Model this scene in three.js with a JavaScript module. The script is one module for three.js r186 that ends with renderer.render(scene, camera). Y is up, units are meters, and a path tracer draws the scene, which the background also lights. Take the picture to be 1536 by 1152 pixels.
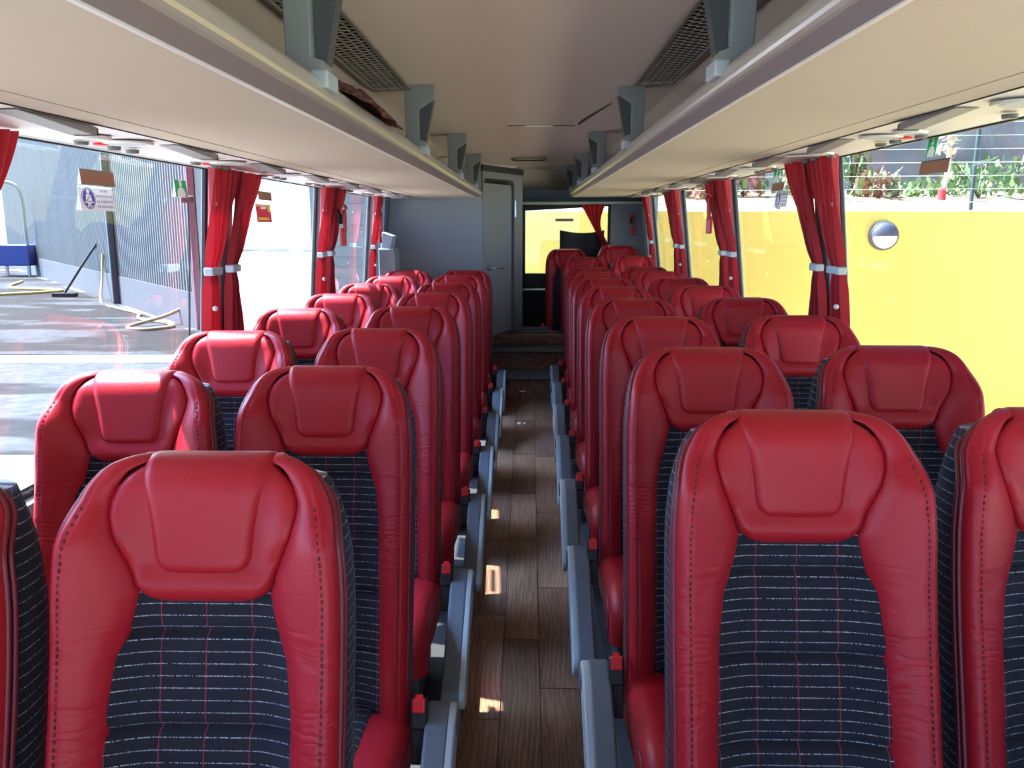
import * as THREE from 'three';
import { RoundedBoxGeometry } from 'three/addons/geometries/RoundedBoxGeometry.js';
import { mergeGeometries } from 'three/addons/utils/BufferGeometryUtils.js';
import { Sky } from 'three/addons/objects/Sky.js';

// ---------------------------------------------------------------- camera, sky, sun, exposure
// Everything is measured from the eye: X to the right, Y up from eye level, D along the bus towards its rear.
const EYE = 2.75;                                   // eye height above the yard
const V = (X, Y, D) => new THREE.Vector3(X, EYE + Y, -D);
const scene = new THREE.Scene();
const camera = new THREE.PerspectiveCamera(2 * Math.atan(576 / 1243) * 180 / Math.PI, 4 / 3, 0.05, 400);
const PITCH = Math.atan(241 / 1243), YAW = 0.01974;
camera.position.copy(V(0, 0, 0));
camera.lookAt(V(-Math.sin(YAW) * Math.cos(PITCH) * 10, -Math.sin(PITCH) * 10, Math.cos(YAW) * Math.cos(PITCH) * 10));
scene.add(camera);

const SUN = new THREE.Vector3(-0.72, 1.17, -0.24).normalize();   // from the yard side, just behind square to the bus
const sky = new Sky();
sky.name = 'sky';
sky.scale.setScalar(1000);
sky.material.uniforms.turbidity.value = 9;
sky.material.uniforms.rayleigh.value = 0.22;
sky.material.uniforms.mieCoefficient.value = 0.008;
sky.material.uniforms.mieDirectionalG.value = 0.75;
sky.material.uniforms.sunPosition.value.copy(SUN);
scene.add(sky);
scene.environmentIntensity = 0.95;
const sun = new THREE.DirectionalLight(new THREE.Color(1, 0.95, 0.87), 8.0);
sun.name = 'sun';
sun.position.copy(V(0, 0, 6)).addScaledVector(SUN, 60);
sun.target.position.copy(V(0, 0, 6));
sun.castShadow = true;
sun.shadow.mapSize.set(4096, 4096);
Object.assign(sun.shadow.camera, { left: -45, right: 30, top: 45, bottom: -30, near: 1, far: 160 });
sun.shadow.bias = -0.0004;
scene.add(sun, sun.target);

const renderer = new THREE.WebGLRenderer({ antialias: true });
renderer.toneMapping = THREE.LinearToneMapping;
renderer.toneMappingExposure = 4.3;
renderer.shadowMap.enabled = true;

// ---------------------------------------------------------------- helpers
let seed = 7;
const rnd = () => { seed = (seed * 1664525 + 1013904223) >>> 0; return seed / 4294967296; };
const lerp = (a, b, t) => a + (b - a) * t;
const clamp = (x, a, b) => Math.min(b, Math.max(a, x));
const smooth = (a, b, x) => { const t = clamp((x - a) / (b - a), 0, 1); return t * t * (3 - 2 * t); };
const tab = (t) => (x) => { if (x <= t[0][0]) return t[0][1]; for (let i = 1; i < t.length; i++) if (x <= t[i][0]) return lerp(t[i - 1][1], t[i][1], (x - t[i - 1][0]) / (t[i][0] - t[i - 1][0])); return t[t.length - 1][1]; };
const hash = (x, y) => { let h = (Math.imul(x | 0, 374761393) + Math.imul(y | 0, 668265263)) | 0; h = Math.imul(h ^ (h >>> 13), 1274126177); return ((h ^ (h >>> 16)) >>> 0) / 4294967296; };
function vnoise(x, y, px = 1e6, py = 1e6) {
  const ix = Math.floor(x), iy = Math.floor(y), fx = x - ix, fy = y - iy, u = fx * fx * (3 - 2 * fx), v = fy * fy * (3 - 2 * fy);
  const m = (a, p) => ((a % p) + p) % p, h = (a, b) => hash(m(a, px), m(b, py));
  return lerp(lerp(h(ix, iy), h(ix + 1, iy), u), lerp(h(ix, iy + 1), h(ix + 1, iy + 1), u), v);
}
const fbm = (x, y, o = 4, px = 1e6, py = 1e6) => { let s = 0, a = 0.5, n = 0; for (let i = 0; i < o; i++) { s += a * vnoise(x, y, px, py); n += a; a *= 0.5; x *= 2; y *= 2; px *= 2; py *= 2; } return s / n; };
function dataTex(w, h, fn, srgb, repeat) {           // fn(u, v) -> [r,g,b] 0..1 or a number
  const d = new Uint8Array(w * h * 4);
  for (let j = 0; j < h; j++) for (let i = 0; i < w; i++) {
    const c = fn((i + 0.5) / w, (j + 0.5) / h), o = (j * w + i) * 4;
    for (let k = 0; k < 3; k++) d[o + k] = clamp((typeof c === 'number' ? c : c[k]) * 255, 0, 255);
    d[o + 3] = 255;
  }
  const t = new THREE.DataTexture(d, w, h);
  t.wrapS = t.wrapT = THREE.RepeatWrapping; t.magFilter = THREE.LinearFilter; t.minFilter = THREE.LinearMipmapLinearFilter; t.generateMipmaps = true;
  if (srgb) t.colorSpace = THREE.SRGBColorSpace;
  if (repeat) t.repeat.set(...repeat);
  t.needsUpdate = true;
  return t;
}
const lin = (r, g, b) => new THREE.Color().setRGB(r, g, b);
const std = (color, roughness, extra = {}) => new THREE.MeshStandardMaterial({ color: typeof color === 'number' || typeof color === 'string' ? new THREE.Color(color) : color, roughness, side: THREE.DoubleSide, ...extra });
const phys = (color, roughness, extra = {}) => new THREE.MeshPhysicalMaterial({ color: typeof color === 'number' || typeof color === 'string' ? new THREE.Color(color) : color, roughness, side: THREE.DoubleSide, ...extra });

const used = new Map();
const numbered = (name) => { const n = used.get(name) ?? 0; used.set(name, n + 1); return n ? name + '_' + String(n).padStart(3, '0') : name; };
function mesh(name, geo, material, parent) {
  const g = Array.isArray(geo) ? merge(geo) : geo;
  const m = new THREE.Mesh(g, material); m.castShadow = m.receiveShadow = true;
  m.name = parent ? name : numbered(name);
  (parent ?? scene).add(m);
  return m;
}
function merge(list) {
  const l = list.map((g) => { let q = g.index ? g.toNonIndexed() : g; for (const k of Object.keys(q.attributes)) if (!['position', 'normal', 'uv'].includes(k)) q.deleteAttribute(k); return q; });
  return mergeGeometries(l);
}
function group(name, label, category, grp, pos) {
  const g = new THREE.Group(); g.name = numbered(name); if (pos) g.position.copy(pos); scene.add(g);
  g.userData.label = label; g.userData.category = category; if (grp) g.userData.group = grp;
  return g;
}
const tag = (o, label, category, grp) => { o.userData.label = label; o.userData.category = category; if (grp) o.userData.group = grp; return o; };
function struct(name, label, geo, material) {
  let o;
  if (geo) o = mesh(name, geo, material); else { o = new THREE.Group(); o.name = numbered(name); scene.add(o); }
  o.userData.kind = 'structure'; o.userData.label = label; o.userData.category = /window/.test(name) ? 'window' : /door/.test(name) ? 'door' : /floor|ground/.test(name) ? 'floor' : /ceiling/.test(name) ? 'ceiling' : 'wall';
  return o;
}
// grid surface: fn(i/nu, j/nv) -> [x, y, z, u, v]
function grid(nu, nv, fn, flip = false) {
  const p = [], t = [], ix = [];
  for (let j = 0; j <= nv; j++) for (let i = 0; i <= nu; i++) { const q = fn(i / nu, j / nv, i, j); p.push(q[0], q[1], q[2]); t.push(q[3] ?? i / nu, q[4] ?? j / nv); }
  for (let j = 0; j < nv; j++) for (let i = 0; i < nu; i++) {
    const a = j * (nu + 1) + i, b = a + 1, c = a + nu + 1, d = c + 1;
    if (flip) ix.push(a, c, b, b, c, d); else ix.push(a, b, c, b, d, c);
  }
  const g = new THREE.BufferGeometry();
  g.setAttribute('position', new THREE.Float32BufferAttribute(p, 3)); g.setAttribute('uv', new THREE.Float32BufferAttribute(t, 2)); g.setIndex(ix); g.computeVertexNormals();
  return g;
}
const bx = (w, h, d, x = 0, y = 0, z = 0, r = 0) => { const g = r ? new RoundedBoxGeometry(w, h, d, 2, r) : new THREE.BoxGeometry(w, h, d); g.translate(x, y, z); return g; };
const cyl = (r1, r2, h, n = 20) => new THREE.CylinderGeometry(r1, r2, h, n);
// prism along the bus: profile of [X, Y] (eye-relative), from D0 to D1; in world space, uv in metres
function prism(pts, D0, D1, bevel = 0) {
  const s = new THREE.Shape(pts.map(([x, y]) => new THREE.Vector2(x, y)));
  const g = new THREE.ExtrudeGeometry(s, { depth: D1 - D0 - 2 * bevel, bevelEnabled: bevel > 0, bevelSize: bevel, bevelThickness: bevel, bevelOffset: -bevel, bevelSegments: 2, curveSegments: 8 });
  g.translate(0, EYE, -D1 + bevel);
  return g;
}
// a box between eye-relative extents
const ebox = (x0, x1, y0, y1, d0, d1, r = 0) => bx(x1 - x0, y1 - y0, d1 - d0, (x0 + x1) / 2, EYE + (y0 + y1) / 2, -(d0 + d1) / 2, r);
const extr = (pts, depth, bevel = 0, holes = []) => {
  const s = new THREE.Shape(pts.map(([x, y]) => new THREE.Vector2(x, y)));
  for (const h of holes) s.holes.push(new THREE.Path(h.map(([x, y]) => new THREE.Vector2(x, y))));
  return new THREE.ExtrudeGeometry(s, { depth, bevelEnabled: bevel > 0, bevelSize: bevel, bevelThickness: bevel, bevelOffset: -bevel, bevelSegments: 3 });
};
const tube = (pts, r, n = 40, m = 8, closed = false) => new THREE.TubeGeometry(new THREE.CatmullRomCurve3(pts.map((p) => p.isVector3 ? p : new THREE.Vector3(...p)), closed), n, r, m, closed);
function canvasTex(w, h, draw) {
  const c = document.createElement('canvas'); c.width = w; c.height = h; draw(c.getContext('2d'), w, h);
  const t = new THREE.CanvasTexture(c); t.colorSpace = THREE.SRGBColorSpace; t.magFilter = THREE.LinearFilter; return t;
}

// ---------------------------------------------------------------- materials
const grain = dataTex(512, 512, (u, v) => 0.35 + 0.4 * fbm(u * 60, v * 60, 3, 60, 60) + 0.25 * fbm(u * 9, v * 9, 2, 9, 9), false, [5, 5]);
const wingBump = dataTex(256, 1024, (u, v) => {          // u across the bolster, v = along / 0.8 m; creases run across
  const s = v * 0.8, env = smooth(0.12, 0.36, s) * (1 - 0.75 * smooth(0.44, 0.6, s)), warp = 0.018 * (fbm(u * 3, s * 14, 2) - 0.5);
  const n = fbm(u * 1.1 + 3, (s + warp) * 44, 3), crease = Math.pow(1 - Math.abs(2 * n - 1), 3);
  return 0.72 - 0.5 * env * crease * (0.35 + 0.65 * fbm(u * 4 + 9, s * 9, 2)) * smooth(0, 0.12, u) * (1 - smooth(0.7, 0.95, u)) + 0.05 * (fbm(u * 40, s * 260, 2) - 0.5);
});
const RED = lin(0.37, 0.011, 0.020);
const M = {
  leather: phys(RED, 0.40, { bumpMap: grain, bumpScale: 0.0006, specularIntensity: 0.55 }),
  leatherWing: phys(RED, 0.40, { bumpMap: wingBump, bumpScale: 0.0034, specularIntensity: 0.55 }),
  piping: phys(lin(0.14, 0.006, 0.014), 0.42),
  thread: std(lin(0.06, 0.004, 0.007), 0.8),
  greyArm: phys(lin(0.105, 0.127, 0.152), 0.52, { bumpMap: grain, bumpScale: 0.0002 }),
  greyLight: phys(lin(0.36, 0.42, 0.45), 0.45),
  blackPlastic: phys(lin(0.012, 0.012, 0.013), 0.45),
  redButton: phys(lin(0.75, 0.015, 0.02), 0.35),
  steel: std(lin(0.13, 0.14, 0.15), 0.45, { metalness: 0.6 }),
  chrome: std(lin(0.75, 0.74, 0.70), 0.22, { metalness: 1 }),
  greyWall: phys(lin(0.28, 0.305, 0.315), 0.55, { bumpMap: grain, bumpScale: 0.0005 }),
  greyDoor: phys(lin(0.19, 0.21, 0.22), 0.5),
  darkGrey: std(lin(0.03, 0.034, 0.038), 0.6),
  black: std(lin(0.008, 0.008, 0.009), 0.6),
  pillar: phys(lin(0.24, 0.27, 0.29), 0.5),
  white: phys(lin(0.66, 0.63, 0.62), 0.4),
  whiteRing: phys(lin(0.60, 0.60, 0.58), 0.35),
  knob: phys(lin(0.10, 0.10, 0.095), 0.45),
  rail: phys(lin(0.52, 0.49, 0.44), 0.28, { metalness: 0.35, clearcoat: 0.4, clearcoatRoughness: 0.25 }),
  lilac: phys(lin(0.23, 0.192, 0.195), 0.55),
  bracket: phys(lin(0.20, 0.225, 0.225), 0.5),
  bracketDark: phys(lin(0.045, 0.055, 0.06), 0.55),
  glass: phys(lin(0.90, 0.95, 0.93), 0.0, { transmission: 1, thickness: 0, ior: 1.5 }),
  tint: phys(lin(0.74, 0.78, 0.75), 0.0, { transmission: 1, thickness: 0, ior: 1.5 }),
  gasket: std(lin(0.012, 0.012, 0.012), 0.7),
};
const clothBump = dataTex(256, 256, (u, v) => 0.5 + 0.25 * Math.sin(u * 256 * Math.PI / 2) * Math.sin(v * 256 * Math.PI / 2) + 0.3 * (fbm(u * 40, v * 40, 2, 40, 40) - 0.5), false, [10, 10]);
M.panel = std(lin(0.50, 0.435, 0.345), 0.85, { bumpMap: clothBump, bumpScale: 0.0004 });
M.ceiling = std(lin(0.53, 0.465, 0.415), 0.9, { bumpMap: clothBump, bumpScale: 0.0005 });
M.cove = std(lin(0.42, 0.36, 0.295), 0.9, { bumpMap: clothBump, bumpScale: 0.0004 });
M.carpet = std(lin(0.035, 0.038, 0.045), 0.95, { bumpMap: clothBump, bumpScale: 0.002 });
M.curtain = phys(lin(0.38, 0.006, 0.014), 0.85, { transmission: 0.22, thickness: 0, bumpMap: clothBump, bumpScale: 0.0004 });
// seat fabric: navy twill, broken white stripes 20 mm apart, red pin lines 74 mm apart (tile 148 x 160 mm)
M.fabric = phys(0xffffff, 0.92, {
  map: dataTex(1024, 1024, (u, v) => {
    const x = u * 148, y = v * 160;
    const tw = ((x * 0.9 + y * 1.4) % 2.2 + 2.2) % 2.2 / 2.2, w = 0.75 + 0.5 * tw, n = 0.8 + 0.4 * hash(x * 3, y * 3);
    let c = [0.075 * w * n, 0.085 * w * n, 0.135 * w * n];
    const k = Math.round(y / 20), dy = Math.abs(y - k * 20 + 0.5 * (vnoise(x * 0.25, k * 7.3) - 0.5));
    if (dy < 0.85 && vnoise(x * 0.55, k * 13.1 + 5) > 0.28 && hash(x * 1.6, k) > 0.22) { const b = 0.45 + 0.5 * hash(x * 2.2, k + 90); c = [0.86 * b, 0.88 * b, 0.90 * b]; }
    const q = ((x % 74) + 74) % 74, dx = Math.abs(q - 37 + 0.3 * Math.sin(y * 0.5));
    if (dx < 0.75) { const b = 0.65 + 0.4 * hash(9, y * 1.2); c = [Math.max(c[0], 0.70 * b), Math.max(c[1] * 0.8, 0.16 * b), Math.max(c[2] * 0.8, 0.22 * b)]; }
    return c;
  }, true, [1 / 0.138, 1 / 0.146]),
  bumpMap: clothBump, bumpScale: 0.0004, sheen: 0.15, sheenColor: new THREE.Color(0.3, 0.35, 0.5),
});

// ---------------------------------------------------------------- yard, ground and buildings beyond the windows
{
  const g = struct('ground', 'grey concrete yard around the bus');
  const tex = (seedX, c0, c1) => dataTex(512, 512, (u, v) => { const n = fbm(u * 6 + seedX, v * 6, 4), w = smooth(0.46, 0.56, fbm(u * 3 + seedX + 40, v * 9, 4)), f = 0.85 + 0.3 * fbm(u * 90, v * 90, 2); return [0, 1, 2].map((k) => lerp(c0[k], c1[k], clamp(w + 0.35 * (n - 0.5), 0, 1)) * f); }, true, [1 / 14, 1 / 14]);
  const slab = (name, pts, y, mat) => {                  // polygon in (X, D)
    const q = extr(pts, 0.05); q.rotateX(-Math.PI / 2); q.translate(0, y - 0.05, 0); return mesh(name, q, mat, g);
  };
  slab('yard_slab', [[-90, -40], [60, -40], [60, 90], [-90, 90]], 0, phys(0xffffff, 0.95, { specularIntensity: 0.15, map: tex(1, [0.24, 0.235, 0.23], [0.36, 0.36, 0.37]) }));
  slab('wet_concrete', [[-30, 17.6], [-7.3, 17.2], [-7.0, 21.9], [-8.9, 21.4], [-29.5, 47.8], [-60, 60], [-60, 18.2]], 0.012, phys(0xffffff, 0.9, { specularIntensity: 0.2, map: tex(17, [0.15, 0.138, 0.13], [0.25, 0.25, 0.26]) }));
  slab('pale_line', [[-40, 15.0], [-6.6, 16.2], [-6.9, 17.2], [-40, 16.7]], 0.016, phys(0xffffff, 0.95, { specularIntensity: 0.15, map: tex(5, [0.33, 0.34, 0.35], [0.39, 0.40, 0.41]) }));
  slab('asphalt_apron', [[-40, 9.5], [-1.6, 9.5], [-1.6, 16.0], [-6.6, 16.2], [-40, 15.0]], 0.012, phys(0xffffff, 0.95, { specularIntensity: 0.15, map: tex(29, [0.18, 0.18, 0.185], [0.29, 0.295, 0.305]) }));
  slab('pale_court', [[-1.6, -14], [12.5, -14], [12.5, 9.98], [-1.6, 9.98]], 0.013, phys(0xffffff, 0.95, { specularIntensity: 0.15, map: tex(53, [0.72, 0.66, 0.54], [0.80, 0.74, 0.62]) }));
  slab('pale_yard', [[-7.0, 17.2], [-1.6, 16.2], [-1.6, 80], [-52, 80], [-8.5, 21.9]], 0.013, phys(0xffffff, 0.95, { specularIntensity: 0.15, map: tex(41, [0.70, 0.70, 0.69], [0.78, 0.78, 0.77]) }));
  slab('pale_apron', [[-40, -14], [-1.6, -14], [-1.6, 9.5], [-40, 9.5]], 0.014, phys(0xffffff, 0.95, { specularIntensity: 0.15, map: tex(11, [0.60, 0.58, 0.545], [0.67, 0.655, 0.62]) }));
}
{ // corrugated shed: bends away from the bus towards the front
  const B = new THREE.Vector2(-8.6, 21.5), A = new THREE.Vector2(-34, 54.2), L = A.distanceTo(B), N = 40;
  const shed = group('corrugated_shed', 'long grey corrugated metal shed with dark plinth and drainpipe beyond the yard', 'building', null, new THREE.Vector3(A.x, 0, -A.y));
  shed.rotation.y = Math.atan2(B.y - A.y, B.x - A.x);      // local +x runs along the wall towards the bus; local +z faces the yard
  const w = L / N, rib = (n, len) => { const p = [[0, 0]]; const k = 4, q = len / k; for (let i = 0; i < k; i++) p.push([i * q + q * 0.12, 0], [i * q + q * 0.30, -0.035], [i * q + q * 0.58, -0.035], [i * q + q * 0.76, 0]); p.push([len - 0.006, 0], [len - 0.006, 0.03], [0, 0.03]); return p.reverse(); };
  const sheet = extr(rib(0, w), 8); sheet.rotateX(-Math.PI / 2);
  const mats = [0.14, 0.142, 0.132].map((k) => std(lin(k * 1.05, k, k * 0.86), 0.6));
  for (let i = 0; i < N; i++) { const m = mesh('wall_sheet', sheet, mats[(i * 7) % 3], shed); m.position.set(i * w, 0.9, 0); }
  mesh('plinth', bx(L, 0.95, 0.16, L / 2, 0.475, -0.02), std(lin(0.085, 0.083, 0.09), 0.85), shed);
  mesh('drainpipe', [bx(0.30, 7, 0.22, L - 9.3, 3.5, 0.15, 0.05)], std(lin(0.05, 0.058, 0.07), 0.6), shed);
  mesh('corner_trim', bx(0.12, 8.9, 0.16, L, 4.45, 0.03), std(lin(0.18, 0.05, 0.07), 0.6), shed);
  mesh('shed_back', bx(L, 8.6, 0.2, L / 2, 4.3, -0.20), std(lin(0.3, 0.3, 0.3), 0.8), shed);
}
{ // white boarded building at right angles to the shed
  const b = group('boarded_building', 'white building with wide horizontal boards beyond the yard, behind the restroom end windows', 'building', null, new THREE.Vector3(-5.6, 0, -21.6));
  const board = bx(4.7, 0.262, 0.05, 2.35, 0, 0);
  const mats = [0.24, 0.26, 0.25].map((k) => std(lin(k * 0.93, k, k * 0.97), 0.7));
  for (let i = 0; i < 26; i++) { const m = mesh('board', board, mats[(i * 5) % 3], b); m.position.set(0, 0.14 + i * 0.27, (i % 2) * 0.004); }
  mesh('building_core', bx(4.7, 7.1, 3, 2.35, 3.55, -1.53), std(lin(0.5, 0.52, 0.5), 0.8), b);
}
{ // things standing in the yard
  const cart = group('cleaning_cart', 'blue cleaning cart with pale legs beside the shed', 'cart', null, V(-27.2, -2.75, 44));
  mesh('tub', [bx(2.0, 1.1, 1.2, 0, 1.1, 0, 0.08)], std(lin(0.03, 0.07, 0.30), 0.5), cart);
  for (const [x, z] of [[-0.9, 0.5], [0.9, 0.5], [-0.9, -0.5], [0.9, -0.5]]) mesh('leg', bx(0.12, 1.4, 0.12, x, 0.7, z), std(lin(0.5, 0.55, 0.6), 0.5), cart);
  mesh('handle', tube([[-0.9, 1.4, 0.5], [-0.9, 4.6, 0.4], [0.5, 4.7, 0.3], [0.9, 1.4, 0.4]], 0.09, 40, 8), std(lin(0.35, 0.36, 0.33), 0.5), cart);
  const broom = group('long_broom', 'dark long-handled broom leaning by the shed wall', 'broom', null, V(-16.9, -2.75, 31.2));
  mesh('handle', tube([[-0.7, 0.15, 0], [0.1, 1.3, -0.1], [0.6, 2.0, -0.2]], 0.045, 10, 6), std(lin(0.02, 0.02, 0.02), 0.6), broom);
  mesh('bristles', bx(0.9, 0.14, 0.25, -0.7, 0.09, 0, 0.03), std(lin(0.03, 0.03, 0.03), 0.9), broom);
  const hose = mesh('garden_hose', tube([V(-15.6, -1.1, 30.4), V(-15.5, -2.0, 30.0), V(-15.2, -2.69, 29.2), V(-13.5, -2.7, 26.8), V(-11.9, -2.7, 25.0), V(-11.2, -2.7, 23.6), V(-9.9, -2.7, 22.5), V(-9.5, -2.7, 21.8), V(-9.9, -2.7, 21.2), V(-10.6, -2.7, 21.6), V(-10.0, -2.5, 22.6), V(-9.6, -2.3, 22.9)], 0.05, 160, 6), std(lin(0.36, 0.28, 0.16), 0.7));
  tag(hose, 'yellowish hose hung on the shed wall and snaking along the yard', 'hose');
  const hose2 = mesh('garden_hose', tube([V(-24, -2.70, 39), V(-22, -2.70, 35), V(-19, -2.70, 33.5), V(-20.5, -2.70, 31.5), V(-23, -2.70, 31), V(-25, -2.70, 32.5)], 0.07, 90, 6), std(lin(0.42, 0.30, 0.08), 0.7));
  tag(hose2, 'yellow hose looped on the wet concrete near the blue cart', 'hose');
  const pole = group('wash_brush', 'black wash brush on a long thin pole standing near the shed corner', 'brush', null, V(-7.85, -2.75, 18.9));
  mesh('pole', tube([[0, 0.02, 0], [0.08, 1.2, 0], [0.16, 2.2, 0], [0.2, 3.2, 0]], 0.025, 12, 6), std(lin(0.02, 0.022, 0.025), 0.6), pole);
  const head = mesh('brush_head', bx(0.30, 0.16, 0.14, 0.2, 3.28, 0, 0.05), std(lin(0.08, 0.03, 0.035), 0.9), pole);
}
{ // yellow retaining wall with terrace, beside and behind the bus
  const yel = std(0xffffff, 0.85, { map: dataTex(512, 512, (u, v) => { const n = 0.94 + 0.12 * fbm(u * 8, v * 8, 4, 8, 8); return [0.92 * n, 0.82 * n, 0.42 * n]; }, true, [1 / 5, 1 / 5]), bumpMap: clothBump, bumpScale: 0.002 });
  const w = struct('wall_yellow', 'yellow rendered retaining wall running across behind the bus');
  mesh('rear_wall', ebox(-1.5, 12.5, -EYE, 0.137, 10, 10.3), yel, w);
  const earth = std(0xffffff, 0.95, { map: dataTex(512, 512, (u, v) => { const n = fbm(u * 20, v * 20, 4, 20, 20), l = smooth(0.62, 0.7, fbm(u * 44, v * 44, 3, 44, 44)); return [lerp(0.66, 0.36, l) * (0.8 + 0.4 * n), lerp(0.60, 0.30, l) * (0.8 + 0.4 * n), lerp(0.50, 0.20, l) * (0.8 + 0.4 * n)]; }, true, [1 / 4, 1 / 4]) });
  struct('ground_terrace', 'dry pale earth terrace above the yellow wall', grid(70, 20, (u, v) => { const X = -1.5 + u * 14, D = 10.2 + v * 5.2; return [X, EYE + 0.10 + 0.092 * (D - 10.2) + 0.05 * fbm(X, D, 3), -D, X, D]; }), earth);
  const rock = phys(0xffffff, 0.95, { specularIntensity: 0.2, map: dataTex(512, 512, (u, v) => { const n = fbm(u * 10, v * 16, 5, 10, 16), q = smooth(0.5, 0.7, fbm(u * 5 + 20, v * 4, 3)); return [lerp(0.30, 0.44, n) + 0.05 * q, lerp(0.31, 0.45, n) + 0.03 * q, lerp(0.315, 0.455, n) + 0.02 * q]; }, true, [1 / 6, 1 / 6]) });
  struct('wall_rock', 'grey rough concrete slope behind the terrace', grid(70, 16, (u, v) => { const X = -1.5 + u * 14, y = -0.2 + v * 5; return [X, EYE + y + 0.3, -(14.6 + v * 1.6 + 0.35 * fbm(X * 0.8, y, 4)), X, y]; }), rock);
}
{ // bulkhead lamp on the yellow wall
  const l = group('bulkhead_lamp', 'round white bulkhead lamp with blue-grey hood on the yellow wall', 'lamp', null, V(4.17, -0.145, 9.998));
  const disc = (r, h, mat, name, a0 = 0, a1 = Math.PI * 2) => { const p = []; for (let i = 0; i <= 12; i++) { const t = i / 12 * Math.PI / 2; p.push(new THREE.Vector2(r * Math.cos(t), h * Math.sin(t))); } const g = new THREE.LatheGeometry(p, 40, a0, a1); g.rotateX(Math.PI / 2); return mesh(name, g, mat, l); };
  const base = cyl(0.165, 0.17, 0.06, 40); base.rotateX(Math.PI / 2); base.translate(0, 0, 0.03); mesh('housing', base, std(lin(0.08, 0.10, 0.13), 0.5), l);
  const d = disc(0.145, 0.075, std(lin(0.8, 0.8, 0.8), 0.35), 'diffuser'); d.position.z = 0.06;
  const h = disc(0.158, 0.092, std(lin(0.06, 0.08, 0.12), 0.5), 'hood', Math.PI / 2, Math.PI); h.rotation.z = 0; h.position.z = 0.06;
}
{ // wire fence
  const f = group('wire_fence', 'wire fence with dark posts on the terrace above the yellow wall', 'fence', null, V(0, 0.14, 10.7));
  const pm = std(lin(0.03, 0.05, 0.06), 0.6), wm = std(lin(0.40, 0.43, 0.43), 0.5, { metalness: 0.3 });
  for (const X of [0.7, 3.13, 5.52, 7.95]) mesh('post', tube([[X, -0.02, 0], [X + 0.01, 1.0, 0], [X + 0.06, 2.2, 0]], 0.026, 6, 8), pm, f);
  for (let k = 0; k < 12; k++) { const y = 0.10 + k * 0.16; mesh('wire', tube([[-1, y - 0.02, 0.03], [2, y, 0.03], [5.5, y + 0.02, 0.03], [9, y + 0.06, 0.03]], 0.004 + 0.0015 * (k % 3 === 0), 12, 4), wm, f); }
}
function bush(X, Y, D, rx, ry, n, cols, label, dense = 1) {
  const b = group('terrace_bush', label, 'bush', 'plants on the terrace', V(X, Y, D));
  mesh('stem', [tube([[0, -0.15, 0], [0.03, ry * 0.5, 0.05], [0.1, ry, 0]], 0.02, 6, 5), tube([[0, 0, 0], [-rx * 0.4, ry * 0.7, 0.1], [-rx * 0.6, ry, 0.1]], 0.013, 6, 5)], std(lin(0.10, 0.07, 0.04), 0.9), b);
  const parts = cols.map(() => []);
  for (let i = 0; i < n; i++) {
    const a = rnd() * 6.283, r = Math.sqrt(rnd()), t = rnd(), s = 0.05 + 0.05 * rnd();
    const g = new THREE.CircleGeometry(s, 5); g.scale(0.5, 1, 1); g.translate(0, s * 0.8, 0.01 * rnd());
    g.rotateX(rnd() * 2 - 0.4); g.rotateY(rnd() * 6.283); g.translate(Math.cos(a) * r * rx * (1 - 0.5 * t), t * ry * (0.75 + 0.35 * Math.sin(a * 3 + r * 5)), Math.sin(a) * r * rx * 1.2);
    parts[i % cols.length].push(g);
  }
  parts.forEach((p, i) => { const f = mesh('foliage', p, phys(lin(...cols[i]), 0.8, { transmission: 0.25, thickness: 0 }), b); f.userData.kind = 'stuff'; });
}
const G1 = [0.07, 0.15, 0.05], G2 = [0.13, 0.22, 0.08], G3 = [0.20, 0.28, 0.09], BR = [0.22, 0.13, 0.07], PK = [0.30, 0.12, 0.12];
bush(6.9, 0.40, 13.2, 0.75, 0.50, 420, [G1, G2, G3], 'broad green bush behind the dark fence post beyond the lamp');
bush(5.25, 0.38, 12.9, 0.42, 0.32, 240, [BR, BR, G2], 'dry brown heap of twigs in front of the green creeper');
bush(5.25, 0.42, 13.9, 0.32, 1.25, 260, [G1, G2], 'tall dark green creeper against the grey slope');
bush(5.95, 0.38, 13.3, 0.40, 0.22, 130, [G2, G3], 'low green weeds between the twig heap and the broad bush');
bush(4.25, 0.40, 13.2, 0.50, 0.85, 330, [G3, G2, [0.36, 0.34, 0.10]], 'yellow-green leafy shrub beside the red-based sapling');
bush(3.35, 0.40, 13.4, 0.42, 0.9, 280, [PK, G2, G1], 'reddish shrub on the terrace beside a fence post');
bush(2.35, 0.38, 13.2, 0.55, 0.65, 320, [G3, PK, BR], 'mixed red and yellow shrub on the terrace');
bush(1.1, 0.38, 13.2, 0.55, 0.6, 260, [G3, G1], 'green shrub on the terrace behind the back window');
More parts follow.
